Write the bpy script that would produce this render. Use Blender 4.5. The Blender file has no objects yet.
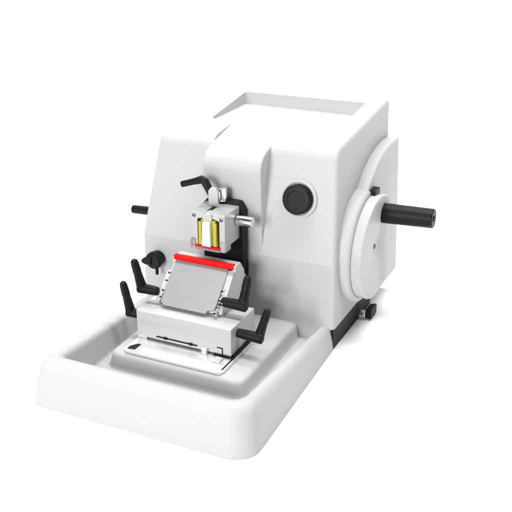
import bpy, bmesh, math, random
from mathutils import Vector, Matrix

random.seed(4)
S = 0.01                      # everything below is written in centimetres
scene = bpy.context.scene
COL = scene.collection
ROOT_AT = Vector((-22.0, 40.0, 0.0))   # base point of the machine

# ------------------------------------------------------------------ materials
def new_mat(name):
    m = bpy.data.materials.new(name); m.use_nodes = True
    nt = m.node_tree
    return m, nt, nt.nodes['Principled BSDF']

def plain(name, col, rough, metallic=0.0, bump=0.0, bscale=900.0, rvar=0.0, coat=0.0, spec=0.5):
    m, nt, b = new_mat(name)
    b.inputs['Base Color'].default_value = (*col, 1)
    b.inputs['Roughness'].default_value = rough
    b.inputs['Metallic'].default_value = metallic
    b.inputs['Coat Weight'].default_value = coat
    b.inputs['Specular IOR Level'].default_value = spec
    tc = nt.nodes.new('ShaderNodeTexCoord')
    if bump:
        n = nt.nodes.new('ShaderNodeTexNoise'); n.inputs['Scale'].default_value = bscale
        n.inputs['Detail'].default_value = 3
        nt.links.new(tc.outputs['Object'], n.inputs['Vector'])
        bp = nt.nodes.new('ShaderNodeBump'); bp.inputs['Strength'].default_value = bump
        bp.inputs['Distance'].default_value = 0.0004
        nt.links.new(n.outputs['Fac'], bp.inputs['Height'])
        nt.links.new(bp.outputs['Normal'], b.inputs['Normal'])
    if rvar:
        n2 = nt.nodes.new('ShaderNodeTexNoise'); n2.inputs['Scale'].default_value = 35
        n2.inputs['Detail'].default_value = 5
        nt.links.new(tc.outputs['Object'], n2.inputs['Vector'])
        mr = nt.nodes.new('ShaderNodeMapRange')
        mr.inputs['To Min'].default_value = rough - rvar; mr.inputs['To Max'].default_value = rough + rvar
        nt.links.new(n2.outputs['Fac'], mr.inputs['Value'])
        nt.links.new(mr.outputs['Result'], b.inputs['Roughness'])
    return m

def brushed(name, col, rough, scale=(6, 900, 900), amount=0.25, metallic=1.0, bump=0.12, rvar=0.12):
    m, nt, b = new_mat(name)
    b.inputs['Metallic'].default_value = metallic
    tc = nt.nodes.new('ShaderNodeTexCoord')
    mp = nt.nodes.new('ShaderNodeMapping'); mp.inputs['Scale'].default_value = scale
    nt.links.new(tc.outputs['Object'], mp.inputs['Vector'])
    n = nt.nodes.new('ShaderNodeTexNoise'); n.inputs['Scale'].default_value = 1.0
    n.inputs['Detail'].default_value = 4; n.inputs['Roughness'].default_value = 0.7
    nt.links.new(mp.outputs['Vector'], n.inputs['Vector'])
    mr = nt.nodes.new('ShaderNodeMapRange')
    mr.inputs['From Min'].default_value = 0.25; mr.inputs['From Max'].default_value = 0.75
    mr.inputs['To Min'].default_value = rough - rvar; mr.inputs['To Max'].default_value = rough + rvar
    nt.links.new(n.outputs['Fac'], mr.inputs['Value'])
    nt.links.new(mr.outputs['Result'], b.inputs['Roughness'])
    mx = nt.nodes.new('ShaderNodeMix'); mx.data_type = 'RGBA'
    mx.inputs['A'].default_value = (*[c * (1 - amount) for c in col], 1)
    mx.inputs['B'].default_value = (*col, 1)
    nt.links.new(n.outputs['Fac'], mx.inputs['Factor'])
    nt.links.new(mx.outputs['Result'], b.inputs['Base Color'])
    bp = nt.nodes.new('ShaderNodeBump'); bp.inputs['Strength'].default_value = bump
    bp.inputs['Distance'].default_value = 0.0003
    nt.links.new(n.outputs['Fac'], bp.inputs['Height'])
    nt.links.new(bp.outputs['Normal'], b.inputs['Normal'])
    return m

PAINT_V = 0.46
M = {}
M['paint'] = plain('white_enamel', (PAINT_V, PAINT_V, PAINT_V), 0.46, bump=0.10, bscale=1400, rvar=0.05, spec=0.14)
M['black'] = plain('black_plastic', (0.007, 0.007, 0.0075), 0.46, bump=0.25, bscale=1800, rvar=0.06, spec=0.16)
M['base'] = plain('black_cast_base', (0.010, 0.010, 0.011), 0.55, bump=0.35, bscale=900, rvar=0.08, spec=0.2)
M['steel'] = brushed('brushed_steel', (0.64, 0.64, 0.65), 0.5, metallic=0.3, amount=0.32)
M['clampsteel'] = brushed('milled_steel', (0.52, 0.52, 0.53), 0.4, metallic=0.5, amount=0.35)
M['dark'] = plain('dark_steel', (0.16, 0.16, 0.17), 0.35, metallic=0.8)
M['steelplate'] = brushed('ground_steel_plate', (0.57, 0.57, 0.58), 0.45, scale=(60, 900, 900), amount=0.12, metallic=0.8, bump=0.01, rvar=0.025)
M['bright'] = brushed('bright_steel', (0.80, 0.80, 0.80), 0.3, scale=(20, 400, 400), amount=0.15, metallic=0.6)
M['chrome'] = plain('polished_steel', (0.80, 0.80, 0.81), 0.16, metallic=1.0)
M['red'] = plain('red_guard_plastic', (0.72, 0.003, 0.0015), 0.45, spec=0.15)
M['yellow'] = plain('yellow_cassette_plastic', (0.42, 0.36, 0.012), 0.42)
M['wax'] = plain('white_wax', (0.62, 0.62, 0.62), 0.45)
M['bluegrey'] = plain('blue_grey_plastic', (0.26, 0.29, 0.34), 0.35)
mm, nt_, b_ = new_mat('clear_plastic')
b_.inputs['Base Color'].default_value = (0.95, 0.90, 0.90, 1); b_.inputs['Roughness'].default_value = 0.12
b_.inputs['Transmission Weight'].default_value = 0.85; b_.inputs['IOR'].default_value = 1.45
M['clear'] = mm

# ------------------------------------------------------------------ mesh helpers
class MB:
    def __init__(self): self.bm = bmesh.new()
    def _tag(self, verts): return verts
    def box(self, lo, hi, bevel=0.0, seg=2, mat=None):
        lo, hi = Vector(lo), Vector(hi)
        b = bmesh.new(); bmesh.ops.create_cube(b, size=1.0)
        c = (lo + hi) / 2; d = hi - lo
        for v in b.verts: v.co = Vector((v.co.x * d.x, v.co.y * d.y, v.co.z * d.z))
        if bevel: bmesh.ops.bevel(b, geom=list(b.edges), offset=bevel, segments=seg, profile=0.5, affect='EDGES', clamp_overlap=True)
        for v in b.verts: v.co = (mat @ v.co if mat else v.co) + c
        self.merge(b); return self
    def merge(self, b):
        me = bpy.data.meshes.new('t'); b.to_mesh(me); b.free(); self.bm.from_mesh(me); bpy.data.meshes.remove(me)
    def loft(self, rings, cap=(True, True), closed=True, bevel=0.0, seg=3, ang=30):
        b = bmesh.new(); R = [[b.verts.new(p) for p in r] for r in rings]
        n = len(rings[0])
        for i in range(len(R) - 1):
            for j in range(n if closed else n - 1):
                k = (j + 1) % n
                try: b.faces.new((R[i][j], R[i][k], R[i + 1][k], R[i + 1][j]))
                except ValueError: pass
        if cap[0]: b.faces.new(list(reversed(R[0])))
        if cap[1]: b.faces.new(R[-1])
        bmesh.ops.recalc_face_normals(b, faces=list(b.faces))
        if bevel:
            es = [e for e in b.edges if len(e.link_faces) == 2 and e.calc_face_angle() > math.radians(ang)]
            bmesh.ops.bevel(b, geom=es, offset=bevel, segments=seg, profile=0.5, affect='EDGES', clamp_overlap=True)
        self.merge(b); return self
    def prism(self, pts, axis, lo, hi, bevel=0.0, seg=2, ang=30):
        def P(p, t):
            if axis == 'x': return (t, p[0], p[1])
            if axis == 'y': return (p[0], t, p[1])
            return (p[0], p[1], t)
        return self.loft([[P(p, lo) for p in pts], [P(p, hi) for p in pts]], bevel=bevel, seg=seg, ang=ang)
    def lathe(self, prof, origin, axis, seg=64):
        """prof: (radius, height along axis)."""
        ax = Vector(axis).normalized(); u = ax.orthogonal().normalized(); w = ax.cross(u); o = Vector(origin)
        b = bmesh.new(); R = []
        for r, h in prof:
            if r < 1e-6: R.append([b.verts.new(o + ax * h)])
            else: R.append([b.verts.new(o + ax * h + (u * math.cos(t) + w * math.sin(t)) * r) for t in [2 * math.pi * i / seg for i in range(seg)]])
        for a, c in zip(R, R[1:]):
            for j in range(seg):
                k = (j + 1) % seg
                if len(a) == 1 and len(c) == 1: continue
                if len(a) == 1: b.faces.new((a[0], c[k], c[j]))
                elif len(c) == 1: b.faces.new((a[j], a[k], c[0]))
                else: b.faces.new((a[j], a[k], c[k], c[j]))
        bmesh.ops.recalc_face_normals(b, faces=list(b.faces))
        self.merge(b); return self
    def cyl(self, p0, p1, r0, r1=None, bevel=0.1, seg=40):
        p0, p1 = Vector(p0), Vector(p1); r1 = r0 if r1 is None else r1; L = (p1 - p0).length
        pr = [(0, 0), (r0 - bevel, 0)]
        pr += [(r0 - bevel + bevel * math.sin(t), bevel - bevel * math.cos(t)) for t in (math.pi / 8, math.pi / 4, 3 * math.pi / 8, math.pi / 2)]
        pr += [(r1 - bevel + bevel * math.cos(t), L - bevel + bevel * math.sin(t)) for t in (0, math.pi / 8, math.pi / 4, 3 * math.pi / 8, math.pi / 2)]
        pr += [(0, L)]
        return self.lathe(pr, p0, p1 - p0, seg)
    def build(self, name, mat, parent, sharp=32):
        return link(name, self.bm, mat, parent, sharp)

def mesh_from_bm(name, bm, sharp=32):
    for f in bm.faces: f.smooth = True
    for e in bm.edges:
        if e.smooth: e.smooth = not (len(e.link_faces) == 2 and e.calc_face_angle(0) > math.radians(sharp))
    me = bpy.data.meshes.new(name); bm.to_mesh(me); bm.free()
    return me

def link(name, bm, mat, parent, sharp=32):
    if parent is not None:
        bmesh.ops.translate(bm, verts=bm.verts, vec=-origin_of(parent))
    bmesh.ops.scale(bm, vec=(S, S, S), verts=bm.verts)
    me = mesh_from_bm(name, bm, sharp)
    me.materials.append(mat)
    o = bpy.data.objects.new(name, me); COL.objects.link(o)
    if len(me.polygons) > 5:
        wn = o.modifiers.new('normals', 'WEIGHTED_NORMAL'); wn.keep_sharp = True; wn.weight = 80
    if parent is not None: o.parent = parent
    return o

def origin_of(o):
    v = Vector((0, 0, 0))
    while o is not None: v += Vector(o.location); o = o.parent
    return v / S

def thing(name, label, cat, at):
    o = bpy.data.objects.new(name, None); COL.objects.link(o)
    o.location = Vector(at) * S; o.empty_display_size = 0.05
    o['label'] = label; o['category'] = cat
    return o

def rrect(x0, y0, x1, y1, r, n=6):
    pts = []
    for cx, cy, a0 in ((x1 - r, y1 - r, 0), (x0 + r, y1 - r, 90), (x0 + r, y0 + r, 180), (x1 - r, y0 + r, 270)):
        for i in range(n + 1):
            a = math.radians(a0 + 90 * i / n); pts.append((cx + r * math.cos(a), cy + r * math.sin(a)))
    return pts

def arc(cx, cy, r, a0, a1, n):
    return [(cx + r * math.cos(math.radians(a0 + (a1 - a0) * i / n)), cy + r * math.sin(math.radians(a0 + (a1 - a0) * i / n))) for i in range(n + 1)]

# ------------------------------------------------------------------ the setting
# one seamless white sweep: level in front, curving up well behind the machine
b = bmesh.new()
prof_s = [(-3000.0, 0.0), (330.0, 0.0)] + [(330 + 120 * math.sin(math.radians(t)), 120 - 120 * math.cos(math.radians(t))) for t in range(5, 91, 5)] + [(450.0, 420.0)]
rows = [[b.verts.new((x, y, z)) for x in (-1500, 1500)] for y, z in prof_s]
for r0, r1 in zip(rows, rows[1:]): b.faces.new((r0[0], r0[1], r1[1], r1[0]))
floor_mat = plain('white_sweep', (0.96, 0.96, 0.96), 0.9, spec=0.1)
fl = link('floor', b, floor_mat, None); fl['kind'] = 'structure'

# ------------------------------------------------------------------ the machine
mic = thing('microtome', 'white enamelled rotary microtome with black handle, handwheel and open front waste tray', 'microtome', ROOT_AT)

# --- black base under the housing
m = MB()
pl = [(x, max(y, 40.25)) for x, y in rrect(-42.5, 37.0, -1.35, 65.0, 2.2, 8)]
m.loft([[(x, y, 0) for x, y in pl], [(x, y, 4.45) for x, y in pl]], bevel=0.15, ang=60)
base = m.build('base', M['base'], mic)
m = MB(); m.cyl((-1.6, 55.4, 1.4), (0.3, 55.4, 1.4), 0.85, bevel=0.12)
m.build('lever_stub', M['chrome'], base)
m = MB(); m.loft([[(0.1, 55.2, 0.5), (0.1, 58.4, 0.5), (0.1, 58.4, 2.4), (0.1, 55.2, 2.4)],
                  [(1.5, 55.2, 0.3), (1.5, 58.9, 0.3), (1.5, 58.9, 2.6), (1.5, 55.2, 2.6)]], bevel=0.25)
m.build('lock_lever', M['black'], base)

# --- housing: lower block, sloped upper part, well in the roof, slot for the column
def ev(o):
    dg = bpy.context.evaluated_depsgraph_get()
    return bpy.data.meshes.new_from_object(o.evaluated_get(dg))

def tmp(bm_):
    me = bpy.data.meshes.new('tmp'); bm_.to_mesh(me); bm_.free()
    o = bpy.data.objects.new('tmp', me); COL.objects.link(o); return o

m = MB()
def ring4(x0, y0, x1, y1, z0, z1): return [(x0, y0, z0), (x1, y0, z0), (x1, y1, z1), (x0, y1, z1)]
b = bmesh.new()
rings = [ring4(-43.6, 40.0, -1.25, 72.2, 4.4, 4.4), ring4(-43.2, 40.0, -1.55, 72.4, 17.6, 17.6), [(-40.4, 44.0, 38.2), (-3.0, 44.1, 39.0), (-3.0, 75.0, 42.3), (-40.4, 75.0, 42.0)]]
V = [[b.verts.new(p) for p in r] for r in rings]
for i in range(2):
    for j in range(4):
        k = (j + 1) % 4; b.faces.new((V[i][j], V[i][k], V[i + 1][k], V[i + 1][j]))
b.faces.new(list(reversed(V[0]))); b.faces.new(V[2])
bmesh.ops.recalc_face_normals(b, faces=list(b.faces))
b.edges.ensure_lookup_table()
def edges_between(pred): return [e for e in b.edges if pred(e.verts[0].co, e.verts[1].co)]
bmesh.ops.bevel(b, geom=edges_between(lambda p, q: p.z > 30 and q.z > 30 and p.y < 50 and q.y < 50), offset=2.0, segments=10, profile=0.5, affect='EDGES')
es = [e for e in b.edges if len(e.link_faces) == 2 and e.calc_face_angle() > math.radians(40) and max(e.verts[0].co.z, e.verts[1].co.z) > 5]
bmesh.ops.bevel(b, geom=es, offset=0.95, segments=7, profile=0.5, affect='EDGES', clamp_overlap=True)
house = tmp(b)
cut = MB()
w0 = [(x, y, 38.95) for x, y in rrect(-33.9, 53.6, -6.9, 69.9, 0.7, 4)]
w1 = [(x, y, 48.0) for x, y in rrect(-34.6, 53.0, -6.2, 70.6, 0.7, 4)]
cut.loft([w0, w1])
c1 = tmp(cut.bm)
cut = MB()       # the slot above the column's sloping top, open to the front
cut.prism([(36, 33.5), (40.6, 33.5), (42.2, 36.9), (44.6, 37.8), (51.4, 39.2), (58, 52), (36, 52)], 'x', -28.5, -16.4)
c2 = tmp(cut.bm)
ap = MB(); ap.box((-41.6, 40.0, 0.9), (-2.7, 43.5, 6.0)); c3 = tmp(ap.bm)
md = house.modifiers.new('apron', 'BOOLEAN'); md.operation = 'UNION'; md.solver = 'EXACT'; md.object = c3
for c in (c1, c2):
    md = house.modifiers.new('cut', 'BOOLEAN'); md.operation = 'DIFFERENCE'; md.solver = 'EXACT'; md.object = c
md = house.modifiers.new('soft', 'BEVEL'); md.limit_method = 'ANGLE'; md.angle_limit = math.radians(35); md.width = 0.28; md.segments = 3
bpy.context.view_layer.update()
me = ev(house)
b = bmesh.new(); b.from_mesh(me)
for e in b.edges:
    e.smooth = not all(abs(v.co.z - 17.6) < 0.02 for v in e.verts)
for o in (house, c1, c2, c3): bpy.data.objects.remove(o)
housing = link('housing', b, M['paint'], mic, sharp=40)

# column: proud of the sloped front, its rounded head runs back into the roof
prof = [(44, 4.4), (44, 16), (40.15, 16.4), (39.35, 33.6)]
prof += [(39.45, 34.9), (39.95, 36.1), (40.8, 36.85), (42.0, 37.4), (43.4, 37.78), (46.0, 38.3), (51.6, 39.46), (51.8, 38.2), (51.8, 30)]
prof = prof[1:]
m = MB(); m.prism(prof, 'x', -28.5, -16.4, bevel=0.35, seg=4, ang=60)
for v in m.bm.verts:
    if v.co.z > 36.5: v.co.z += (v.co.x + 22.4) * 0.02      # follows the slight fall of the roof
m.build('column', M['paint'], mic, sharp=40)

# raised cover on the right flank behind the handwheel
pts = [(73.8, 4.6), (73.8, 34.3), (69.5, 34.5), (65.5, 34.1), (61.5, 33.2), (57.5, 31.6), (54, 29.4), (51, 26.2), (49.5, 22), (50, 16), (54, 10), (62, 4.6)]
m = MB(); m.loft([[(-6, y, z) for y, z in pts], [(1.2 - 0.040 * z, y, z) for y, z in pts]], bevel=0.5, seg=4, ang=40)
m.build('side_cover', M['paint'], mic, sharp=40)

# --- front feed knob in its ring (axis square to the sloped front)
nrm = Vector((0, -21.6, 4.2)).normalized()
kc = Vector((-9.7, 42.2, 29.25))
m = MB(); m.lathe([(3.65, -0.6), (3.65, 0.35), (3.58, 0.52), (3.45, 0.6), (3.2, 0.62), (3.05, 0.5), (3.0, 0.2), (0, 0.2)], kc, nrm, 72)
ring = m.build('knob_ring', M['paint'], mic)
m = MB()
kp = [(0, 0.0), (2.75, 0.0), (2.8, 0.3), (2.75, 1.35), (2.6, 1.6), (2.35, 1.68), (1.75, 1.68), (1.65, 1.5), (0, 1.5)]
m.lathe(kp, kc + nrm * 0.2, nrm, 72)
for i in range(36):
    t = 2 * math.pi * i / 36
    u = Vector((1, 0, 0)); w = nrm.cross(u)
    d = u * math.cos(t) + w * math.sin(t)
    m.cyl(kc + d * 2.72 + nrm * 0.35, kc + d * 2.66 + nrm * 1.6, 0.17, 0.15, bevel=0.05, seg=8)
kn = m.build('feed_knob', M['black'], mic)

# --- handwheel on the right
WY, WZ = 54.0, 17.2
m = MB(); m.lathe([(11.75, -3), (11.7, -1.2), (11.6, -0.5), (11.45, -0.05), (11.2, 0.22), (10.9, 0.36), (10.6, 0.4), (10.4, 0.3), (10.3, 0.1), (10.2, -0.2), (0, -0.2)], (0, WY, WZ), (1, 0, 0), 96)
m.build('wheel_collar', M['paint'], mic)
m = MB(); m.lathe([(0, -0.1), (10.2, -0.1), (10.4, 0.4), (10.5, 2.05), (10.42, 2.32), (10.27, 2.46), (10.0, 2.5), (9.6, 2.44), (5.0, 2.25), (2.6, 2.0), (1.6, 1.75), (0, 1.7)], (0, WY, WZ), (1, 0, 0), 96)
wheel = m.build('handwheel', M['paint'], mic)
m = MB(); m.lathe([(0, 1.6), (0.55, 1.6), (0.55, 1.85), (0.45, 1.92), (0.3, 1.92), (0.25, 1.78), (0, 1.78)], (0, WY, WZ), (1, 0, 0), 24)
m.build('axle_screw', M['dark'], wheel)
m = MB(); m.cyl((1.9, 57.2, 23.3), (12.4, 57.2, 23.7), 2.02, 1.92, bevel=0.28, seg=48)
m.cyl((12.4, 57.2, 23.7), (12.55, 57.2, 23.7), 0.6, bevel=0.03, seg=20)
m.build('handle', M['black'], wheel)
m = MB(); m.box((-0.1, WY + 0.2, WZ + 9.9), (1.3, WY + 3.2, WZ + 11.4), 0.15)
m.build('locking_latch', M['black'], wheel)

# --- small coarse-feed wheel on the left flank
m = MB(); m.lathe([(0, 0), (3.7, 0), (3.8, 0.2), (3.8, 1.9), (3.6, 2.1), (0, 2.1)], (-42.5, 50.0, 16.4), (-1, 0, 0), 64)
cw = m.build('feed_wheel', M['paint'], mic)
m = MB(); m.cyl((-44.0, 50.0, 18.6), (-51.7, 50.0, 18.2), 0.98, 0.92, bevel=0.2)
m.build('handle', M['black'], cw)

# --- black wing knob on the lower front
wc = Vector((-39.6, 40.0, 12.9))
m = MB(); m.lathe([(0, 0), (1.5, 0), (1.55, 0.2), (1.5, 1.0), (1.75, 1.2), (1.8, 1.5), (1.75, 2.2), (1.5, 2.45), (0, 2.5)], wc, (0, -1, 0), 40)
m.loft([[(-39.8, 37.2, 13.9), (-39.8, 38.4, 13.9), (-39.8, 38.4, 12.0), (-39.8, 37.2, 12.0)],
        [(-41.4, 37.1, 13.5), (-41.4, 38.3, 13.5), (-41.4, 38.3, 12.1), (-41.4, 37.1, 12.1)],
        [(-42.1, 37.2, 13.0), (-42.1, 38.1, 13.0), (-42.1, 38.1, 12.4), (-42.1, 37.2, 12.4)]], bevel=0.2)
m.cyl((-38.9, 38.0, 12.0), (-38.9, 38.0, 10.0), 0.35, 0.32, bevel=0.08, seg=16)
m.build('wing_knob', M['black'], mic)

# --- waste tray: U-shaped, walls lower towards the housing, floor inside
X0, X1, Y0, Y1 = -42.7, 0.0, 0.0, 40.2
def tray_outline(ix, iy, r, z, n=10):
    rl = max(0.9, r * 0.62 - 0.25 * min(z, 4))
    """open U from back left round the front to back right; z and inset shrink towards the back"""
    def fac(y): return max(0.0, min(1.0, (y - 6.0) / 33.0))
    raw = []
    x0, x1, y0 = X0 + ix, X1 - ix, Y0 + iy
    for i in range(9): raw.append((x0, Y1 + (y0 + rl - Y1) * i / 9))
    raw += [(x0 + rl + rl * math.cos(math.radians(180 + 90 * i / n)), y0 + rl + rl * math.sin(math.radians(180 + 90 * i / n))) for i in range(n + 1)]
    for i in range(1, 8): raw.append((x0 + rl + (x1 - x0 - r - rl) * i / 8, y0))
    raw += [(x1 - r + r * math.cos(math.radians(270 + 90 * i / n)), y0 + r + r * math.sin(math.radians(270 + 90 * i / n))) for i in range(n + 1)]
    for i in range(1, 10): raw.append((x1, y0 + r + (Y1 - y0 - r) * i / 9))
    out = []
    for x, y in raw:
        t = fac(y)
        k = 1 - 0.36 * t
        zz = z if z < 1.6 else 1.6 + (z - 1.6) * (1 - 0.46 * t)
        xx = x
        if x > -4.9 - 1e-6 and x >= X1 - ix - 1e-6 or x > -8: 
            xx = X1 - (X1 - x) * k - 1.25 * max(0, min(1, y / 39))
        elif x < -34: xx = X0 + (x - X0) * (1 - 0.15 * t)
        out.append((xx, y, zz))
    return out
lev = [(0.0, 0.0, 4.5, 0.0), (0.03, 0.05, 4.5, 0.4), (0.35, 0.5, 4.5, 2.5), (1.0, 1.5, 4.3, 5.9), (1.2, 1.85, 4.2, 6.8), (1.6, 2.35, 4.0, 7.5), (2.1, 2.95, 3.7, 7.9), (2.7, 3.6, 3.3, 8.05),
       (3.3, 4.2, 2.9, 8.0), (3.75, 4.75, 2.6, 7.8), (4.05, 5.1, 2.4, 7.4), (4.25, 5.3, 2.3, 6.8), (4.9, 6.1, 2.2, 2.3), (5.1, 6.35, 2.2, 1.8), (5.5, 6.8, 2.2, 1.5)]
rings = [tray_outline(*l) for l in lev]
b = bmesh.new(); R = [[b.verts.new(p) for p in r] for r in rings]; n = len(R[0])
for i in range(len(R) - 1):
    for j in range(n - 1):
        b.faces.new((R[i][j], R[i][j + 1], R[i + 1][j + 1], R[i + 1][j]))
b.faces.new(R[-1]); b.faces.new(list(reversed(R[0])))
b.faces.new([r[0] for r in R]); b.faces.new([r[-1] for r in R])
bmesh.ops.recalc_face_normals(b, faces=list(b.faces))
tray = link('waste_tray', b, M['paint'], mic, sharp=50)

# --- pedestal rising from the tray floor
m = MB()
rr = lambda i, z, r: [(x, y, z) for x, y in rrect(-36.2 + i, 14.6 + i, -8.3 - i, 41.0 + i, r, 8)]
m.loft([rr(-0.35, 1.5, 2.4), rr(-0.1, 1.8, 2.2), rr(0, 2.2, 2.1), rr(0.35, 3.6, 1.9), rr(0.5, 4.0, 1.8), rr(0.8, 4.3, 1.6), rr(1.25, 4.47, 1.3), rr(1.8, 4.5, 1.0)])
m.build('pedestal', M['paint'], mic, sharp=60)

# ------------------------------------------------------------------ blade holder
PX0, PX1, PY0, PY1 = -33.3, -12.9, 15.7, 33.0
m = MB(); pr = rrect(PX0, PY0, PX1, PY1, 1.1, 8)
m.loft([[(x, y, 4.5) for x, y in pr], [(x, y, 5.0) for x, y in pr]], bevel=0.1, seg=2, ang=60)
m.build('base_plate', M['bright'], mic)
m = MB()
BX0, BX1, BY0 = -33.4, -13.75, 21.2
m.loft([[(BX0, BY0, 5.35), (BX1, BY0, 5.35), (BX1, 31.5, 5.35), (BX0, 31.5, 5.35)],
        [(BX0, BY0, 10.75), (BX1, BY0, 10.75), (BX1, 31.0, 10.75), (BX0, 31.0, 10.75)]], bevel=0.16, seg=3)
blk = m.build('blade_holder', M['steel'], mic)
# black strips filling the gap under the block, slit and stop
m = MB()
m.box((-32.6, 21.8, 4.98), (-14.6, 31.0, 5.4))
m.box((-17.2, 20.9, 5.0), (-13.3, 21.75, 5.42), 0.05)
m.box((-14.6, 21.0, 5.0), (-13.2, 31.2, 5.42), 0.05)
m.build('gap_strip', M['black'], blk)
m = MB(); m.box((-29.2, 21.05, 5.95), (-20.6, 21.4, 6.18)); m.box((-27.6, 20.95, 5.85), (-26.9, 21.4, 6.32), 0.05); m.box((-22.3, 20.95, 5.85), (-21.6, 21.4, 6.32), 0.05)
m.build('slit', M['black'], blk)
m = MB(); m.box((-16.6, 21.12, 6.55), (-15.5, 21.4, 6.75)); m.box((-15.6, 21.12, 5.1), (-15.4, 21.4, 6.75)); m.build('stop_groove', M['black'], blk)
for lo, hi in (((-33.2, 21.0, 5.0), (-31.3, 21.9, 5.9)), ((-19.4, 20.3, 5.0), (-18.4, 21.3, 6.2)), ((-16.3, 18.6, 5.0), (-14.9, 20.4, 5.35))):
    m = MB(); m.box(lo, hi, 0.1); m.build('stop_block', M['bright'], blk)
m = MB(); m.loft([[(-32.7, 16.5, 5.0), (-31.2, 16.8, 5.0), (-31.2, 18.9, 5.0), (-31.9, 18.9, 5.0), (-32.8, 17.4, 5.0)],
                  [(-32.7, 16.5, 5.06), (-31.2, 16.8, 5.06), (-31.2, 18.9, 5.06), (-31.9, 18.9, 5.06), (-32.8, 17.4, 5.06)]])
m.build('corner_slot', M['black'], blk)
m = MB(); m.box((-13.6, 16.9, 4.98), (-13.3, 20.9, 5.05)); m.build('edge_shadow', M['black'], blk)  # black strip stands in for the shadow along the plate's right edge

# wedge that carries the blade plate
m = MB()
wp = [(25.6, 10.78), (35.0, 10.78), (34.4, 16.6), (32.8, 18.7), (30.7, 18.4), (24.6, 11.4)]
m.prism(wp, 'x', -30.2, -17.4, bevel=0.15, seg=2)
m.prism([(25.0, 10.78), (30.0, 10.78), (30.5, 15.5), (29.5, 15.9), (24.4, 11.6)], 'x', -31.2, -30.3, bevel=0.12)
m.build('blade_carrier', M['steel'], blk)
# the sloped plate itself
up = Vector((0, 6.4, 6.45)).normalized(); nm = Vector((0, -up.z, up.y)); ux = Vector((1, 0, 0))
def plate_pt(x, s, d): return Vector((0, 24.2, 11.15)) + ux * x + up * s + nm * d
def plate_solid(mb, poly, d0, d1, bevel=0.06):
    mb.loft([[plate_pt(x, s, d0) for x, s in poly], [plate_pt(x, s, d1) for x, s in poly]], bevel=bevel, seg=2)
m = MB()
plate_solid(m, [(-29.6, 0.5), (-29.0, -0.1), (-20.2, -0.1), (-19.9, 0.6), (-18.9, 0.8), (-18.6, 1.4), (-18.6, 9.0), (-29.6, 9.0)], 0.1, 0.75)
bp = m.build('blade_plate', M['steelplate'], blk)
for x, q, d, rr_ in [(-29.95, q, 0.85, 0.3) for q in (1.2, 2.6, 4.6, 6.2)] + [(-18.3, q, 0.85, 0.32) for q in (0.2, 1.4, 2.8, 4.6)] + [(-17.7, 2.0, 1.0, 0.4)]:
    m = MB(); m.cyl(plate_pt(x, q, 0.1), plate_pt(x, q, d), rr_, bevel=0.07, seg=16); m.build('plate_screw', M['chrome'], blk)
# red guard bar along the edge, with its end lugs
m = MB(); m.box((-29.9, 29.6, 18.25), (-17.35, 30.6, 19.15), 0.12, mat=None)
m.build('blade_guard', M['red'], blk)
for lo, hi in (((-30.3, 29.9, 17.3), (-29.5, 31.0, 18.5)), ((-17.35, 29.7, 17.8), (-16.95, 30.9, 19.0))):
    m = MB(); m.box(lo, hi, 0.1); m.build('guard_lug', M['steel'], blk)
m = MB(); plate_solid(m, [(-29.4, 8.9), (-18.0, 8.9), (-18.0, 9.6), (-29.4, 9.6)], 0.2, 0.5, 0.04)
m.build('guard_backing', M['black'], blk)
# blue-grey chip behind the right end
m = MB(); m.box((-20.2, 35.6, 10.8), (-18.0, 36.4, 14.8), 0.15)
m.build('chip_guard', M['bluegrey'], blk)

def lever(parent, a0, a1, tip, r=1.0):
    """black clamping lever: round hub along a0-a1, tapered grip rising from its outer end to tip"""
    a0, a1, tip = Vector(a0), Vector(a1), Vector(tip)
    m = MB(); m.cyl(a0, a1, r * 0.85, r * 1.02, bevel=0.3, seg=28)
    d = (tip - a1).normalized(); h = (a1 - a0).normalized()
    w = d.cross(h).normalized(); h2 = w.cross(d).normalized()
    root = a1 - h * r * 0.8
    def sec(c, hw, hh, n=16):
        out = []
        for i in range(n):
            t = 2 * math.pi * i / n; cx, sx = math.cos(t), math.sin(t)
            out.append(c + w * hw * math.copysign(abs(cx) ** 0.7, cx) + h2 * hh * math.copysign(abs(sx) ** 0.7, sx))
        return out
    L = (tip - root).length
    secs = [(-0.55, .55, .5), (-0.4, .85, .75), (0, .98, .86), (.25, .86, .78), (.5, .74, .70), (.58, .72, .68), (.6, .78, .74), (.88, .70, .66), (.96, .6, .56), (1.0, .3, .28)]
    m.loft([sec(root + d * (t if t < 0 else t * L), r * a, r * b_) for t, a, b_ in secs])
    return m.build('clamping_lever', M['black'], parent, sharp=45)

lever(blk, (-13.75, 23.9, 8.95), (-8.8, 23.9, 8.8), (-8.5, 27.4, 13.0), 1.0)
lever(blk, (-18.0, 26.2, 13.3), (-13.0, 26.2, 13.3), (-13.1, 28.8, 18.1), 1.05)
lever(blk, (-33.4, 22.2, 9.2), (-36.0, 22.2, 9.4), (-36.4, 20.7, 16.1), 0.95)
lever(blk, (-30.9, 25.2, 13.2), (-35.2, 25.2, 13.2), (-35.8, 23.8, 19.4), 1.0)

# ------------------------------------------------------------------ specimen clamp on the column
m = MB()
m.prism([(-27.5, 15.0), (-19.1, 15.0), (-19.1, 26.6), (-20.2, 28.3), (-26.6, 28.5), (-27.5, 27.4)], 'y', 37.2, 39.6, bevel=0.2)
m.prism([(-26.2, 12.0), (-19.2, 12.0), (-19.2, 16.0), (-26.2, 16.0)], 'y', 38.4, 40.3, bevel=0.1)
m.build('slide_plate', M['black'], mic)

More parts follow.
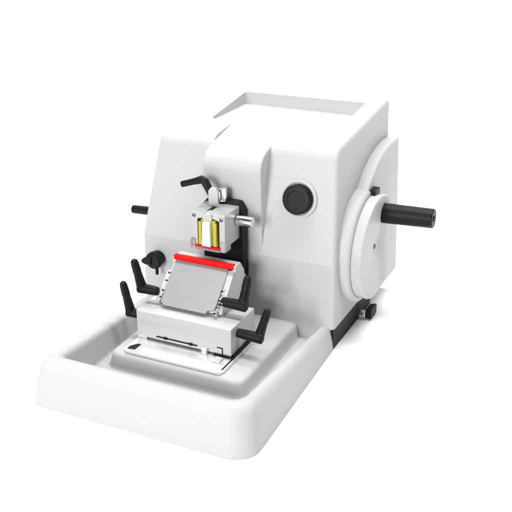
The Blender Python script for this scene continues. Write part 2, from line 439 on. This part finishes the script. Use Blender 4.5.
CX0, CX1, CY0, CY1, CZ0, CZ1 = -26.7, -19.7, 31.0, 37.1, 20.7, 28.0
m = MB()
front = [(CX0, CZ1), (CX0, 23.2), (-26.2, 22.6), (-26.2, CZ0 + 0.6), (-25.4, CZ0), (-25.3, CZ0), (-25.35, 26.7), (-24.2, 27.0), (-21.9, 27.0), (-20.85, 26.7), (-20.8, CZ0), (CX1 - 0.4, CZ0), (CX1, CZ0 + 0.5), (CX1, CZ1)]
m.prism(front, 'y', CY0, CY0 + 1.8, bevel=0.08)
m.prism([(CX0 + .02, 21.6), (CX1 - .02, 21.6), (CX1 - .02, 24.0), (CX1 - .02, CZ1 - .02), (CX0 + .02, CZ1 - .02)], 'y', CY0 + 1.8, CY1, bevel=0.06)
clamp = m.build('specimen_clamp', M['clampsteel'], mic)
m = MB(); m.box((-25.3, CY0 + 1.7, 21.7), (-20.85, CY0 + 1.83, 26.9)); m.build('dark_backing', M['black'], clamp)  # black panel added behind the opening to darken the gaps round the cassette
m = MB(); m.box((-24.0, 32.2, CZ1 - 0.2), (-23.2, 34.6, CZ1 + 0.03)); m.build('top_slot', M['black'], clamp)
m = MB(); m.cyl((-23.2, CY0 - 0.25, 27.2), (-23.2, CY0 + 1.4, 27.2), 1.0, bevel=0.1, seg=32); m.build('jaw_boss', M['clampsteel'], clamp)
for (sx, sz) in ((-26.0, 27.3), (-20.4, 27.1)):
    m = MB(); m.lathe([(0, -0.1), (0.36, -0.1), (0.36, 0.12), (0.28, 0.16), (0.2, 0.16), (0.16, 0.02), (0, 0.02)], (sx, CY0, sz), (0, -1, 0), 20)
    m.build('screw', M['dark'], clamp)
# red strip and clear corner pieces under the jaws
m = MB(); m.box((-25.8, CY0 - 0.4, 21.25), (-20.5, CY0 + 0.1, 21.6), 0.08); m.build('red_strip', M['red'], clamp)
m = MB(); m.box((-26.75, CY0 - 0.4, 20.9), (-25.8, CY0 + 1.6, 22.6), 0.12); m.box((-20.6, CY0 - 0.3, 20.8), (-19.45, CY0 + 2.0, 22.8), 0.12)
m.box((-25.7, CY0 - 0.45, 20.75), (-20.6, CY0 + 1.0, 21.2), 0.08)
m.build('clear_cover', M['clear'], clamp)
# clear of the block: pin on the right, pin and tab on top, clamping lever
m = MB(); m.cyl((-19.6, 36.0, 25.6), (-16.4, 36.0, 25.6), 1.0, bevel=0.12, seg=36); m.build('adjusting_pin', M['chrome'], clamp)
m = MB(); m.cyl((-23.3, 37.4, 28.4), (-23.3, 37.4, 30.9), 0.85, bevel=0.12, seg=36); m.build('locking_pin', M['chrome'], clamp)
m = MB(); m.prism([(-24.9, 28.3), (-22.9, 28.3), (-22.9, 30.9), (-23.4, 31.7), (-24.4, 31.7), (-24.9, 31.0)], 'y', 34.6, 35.3, bevel=0.1); m.build('locking_tab', M['clampsteel'], clamp)
m = MB()
pth = [Vector((-24.9, 36.0, 29.9)), Vector((-26.3, 36.0, 32.2)), Vector((-26.9, 36.0, 32.5)), Vector((-28.6, 36.0, 31.9)), Vector((-31.2, 36.0, 31.0))]
rad = [0.75, 0.8, 0.8, 0.62, 0.6]
rings = []
for i, (p, r) in enumerate(zip(pth, rad)):
    t = (pth[min(i + 1, 4)] - pth[max(i - 1, 0)]).normalized(); u = Vector((0, 1, 0)); w = t.cross(u)
    rings.append([p + u * r * math.cos(q) + w * r * math.sin(q) for q in [2 * math.pi * k / 16 for k in range(16)]])
m.loft(rings, bevel=0.22, seg=3, ang=60)
m.build('clamping_lever', M['black'], clamp, sharp=45)

# ------------------------------------------------------------------ the cassette held in the clamp
cas = thing('specimen_cassette', 'small yellow cassette with a white wax block held upright in the steel clamp', 'cassette', (-23.1, 31.6, 21.7))
m = MB()
yp = [(-25.1, 21.75), (-21.1, 21.75), (-21.6, 26.75), (-24.6, 26.75)]
m.prism(yp, 'y', 30.95, 32.6, bevel=0.12)
m.box((-24.95, 30.55, 21.8), (-24.3, 31.1, 26.3), 0.08); m.box((-21.9, 30.55, 21.8), (-21.25, 31.1, 26.3), 0.08)
m.build('frame', M['yellow'], cas)
m = MB(); m.prism([(-24.05, 21.8), (-22.25, 21.8), (-22.4, 26.5), (-23.9, 26.5)], 'y', 30.05, 31.2, bevel=0.1)
m.build('wax_block', M['wax'], cas)

# ------------------------------------------------------------------ camera
f_px = 900.0
a, p = math.radians(25), math.radians(23)
cam_d = bpy.data.cameras.new('Camera'); cam = bpy.data.objects.new('Camera', cam_d); COL.objects.link(cam)
cam_d.sensor_width = 36.0; cam_d.sensor_fit = 'HORIZONTAL'; cam_d.lens = 36.0 * f_px / 512.0
cam_d.clip_start = 0.05; cam_d.clip_end = 200
ca, sa, cp, sp = math.cos(a), math.sin(a), math.cos(p), math.sin(p)
right = Vector((ca, sa, 0)); fwd = Vector((-sa * cp, ca * cp, -sp)); upv = right.cross(fwd)
cam.matrix_world = Matrix(((right.x, upv.x, -fwd.x, 0.501), (right.y, upv.y, -fwd.y, -1.052), (right.z, upv.z, -fwd.z, 0.851), (0, 0, 0, 1)))
scene.camera = cam

# ------------------------------------------------------------------ light: studio softboxes and a dim surround
w = bpy.data.worlds.new('World'); scene.world = w; w.use_nodes = True
bg = w.node_tree.nodes['Background']; bg.inputs['Color'].default_value = (1, 1, 1, 1); bg.inputs['Strength'].default_value = 0.06
def softbox(name, loc, target, size, power):
    d = bpy.data.lights.new(name, 'AREA'); d.shape = 'RECTANGLE'; d.size, d.size_y = size; d.energy = power
    o = bpy.data.objects.new(name, d); COL.objects.link(o); o.location = loc
    o.rotation_euler = (Vector(target) - Vector(loc)).to_track_quat('-Z', 'Y').to_euler()
    return o
mid = (-0.2, 0.4, 0.15)
softbox('softbox_overhead', (0.14, 0.35, 2.6), (0.10, 0.35, 0), (0.5, 3.0), 90)
softbox('softbox_front', (-0.55, -2.5, 0.95), mid, (1.1, 1.1), 86)
softbox('backdrop_lamp', (-1.2, 1.9, 3.2), (-1.3, 3.8, 0.6), (5.0, 1.0), 230)

scene.view_settings.view_transform = 'Standard'; scene.view_settings.look = 'None'
scene.view_settings.exposure = 0; scene.view_settings.gamma = 1
scene.cycles.max_bounces = 10
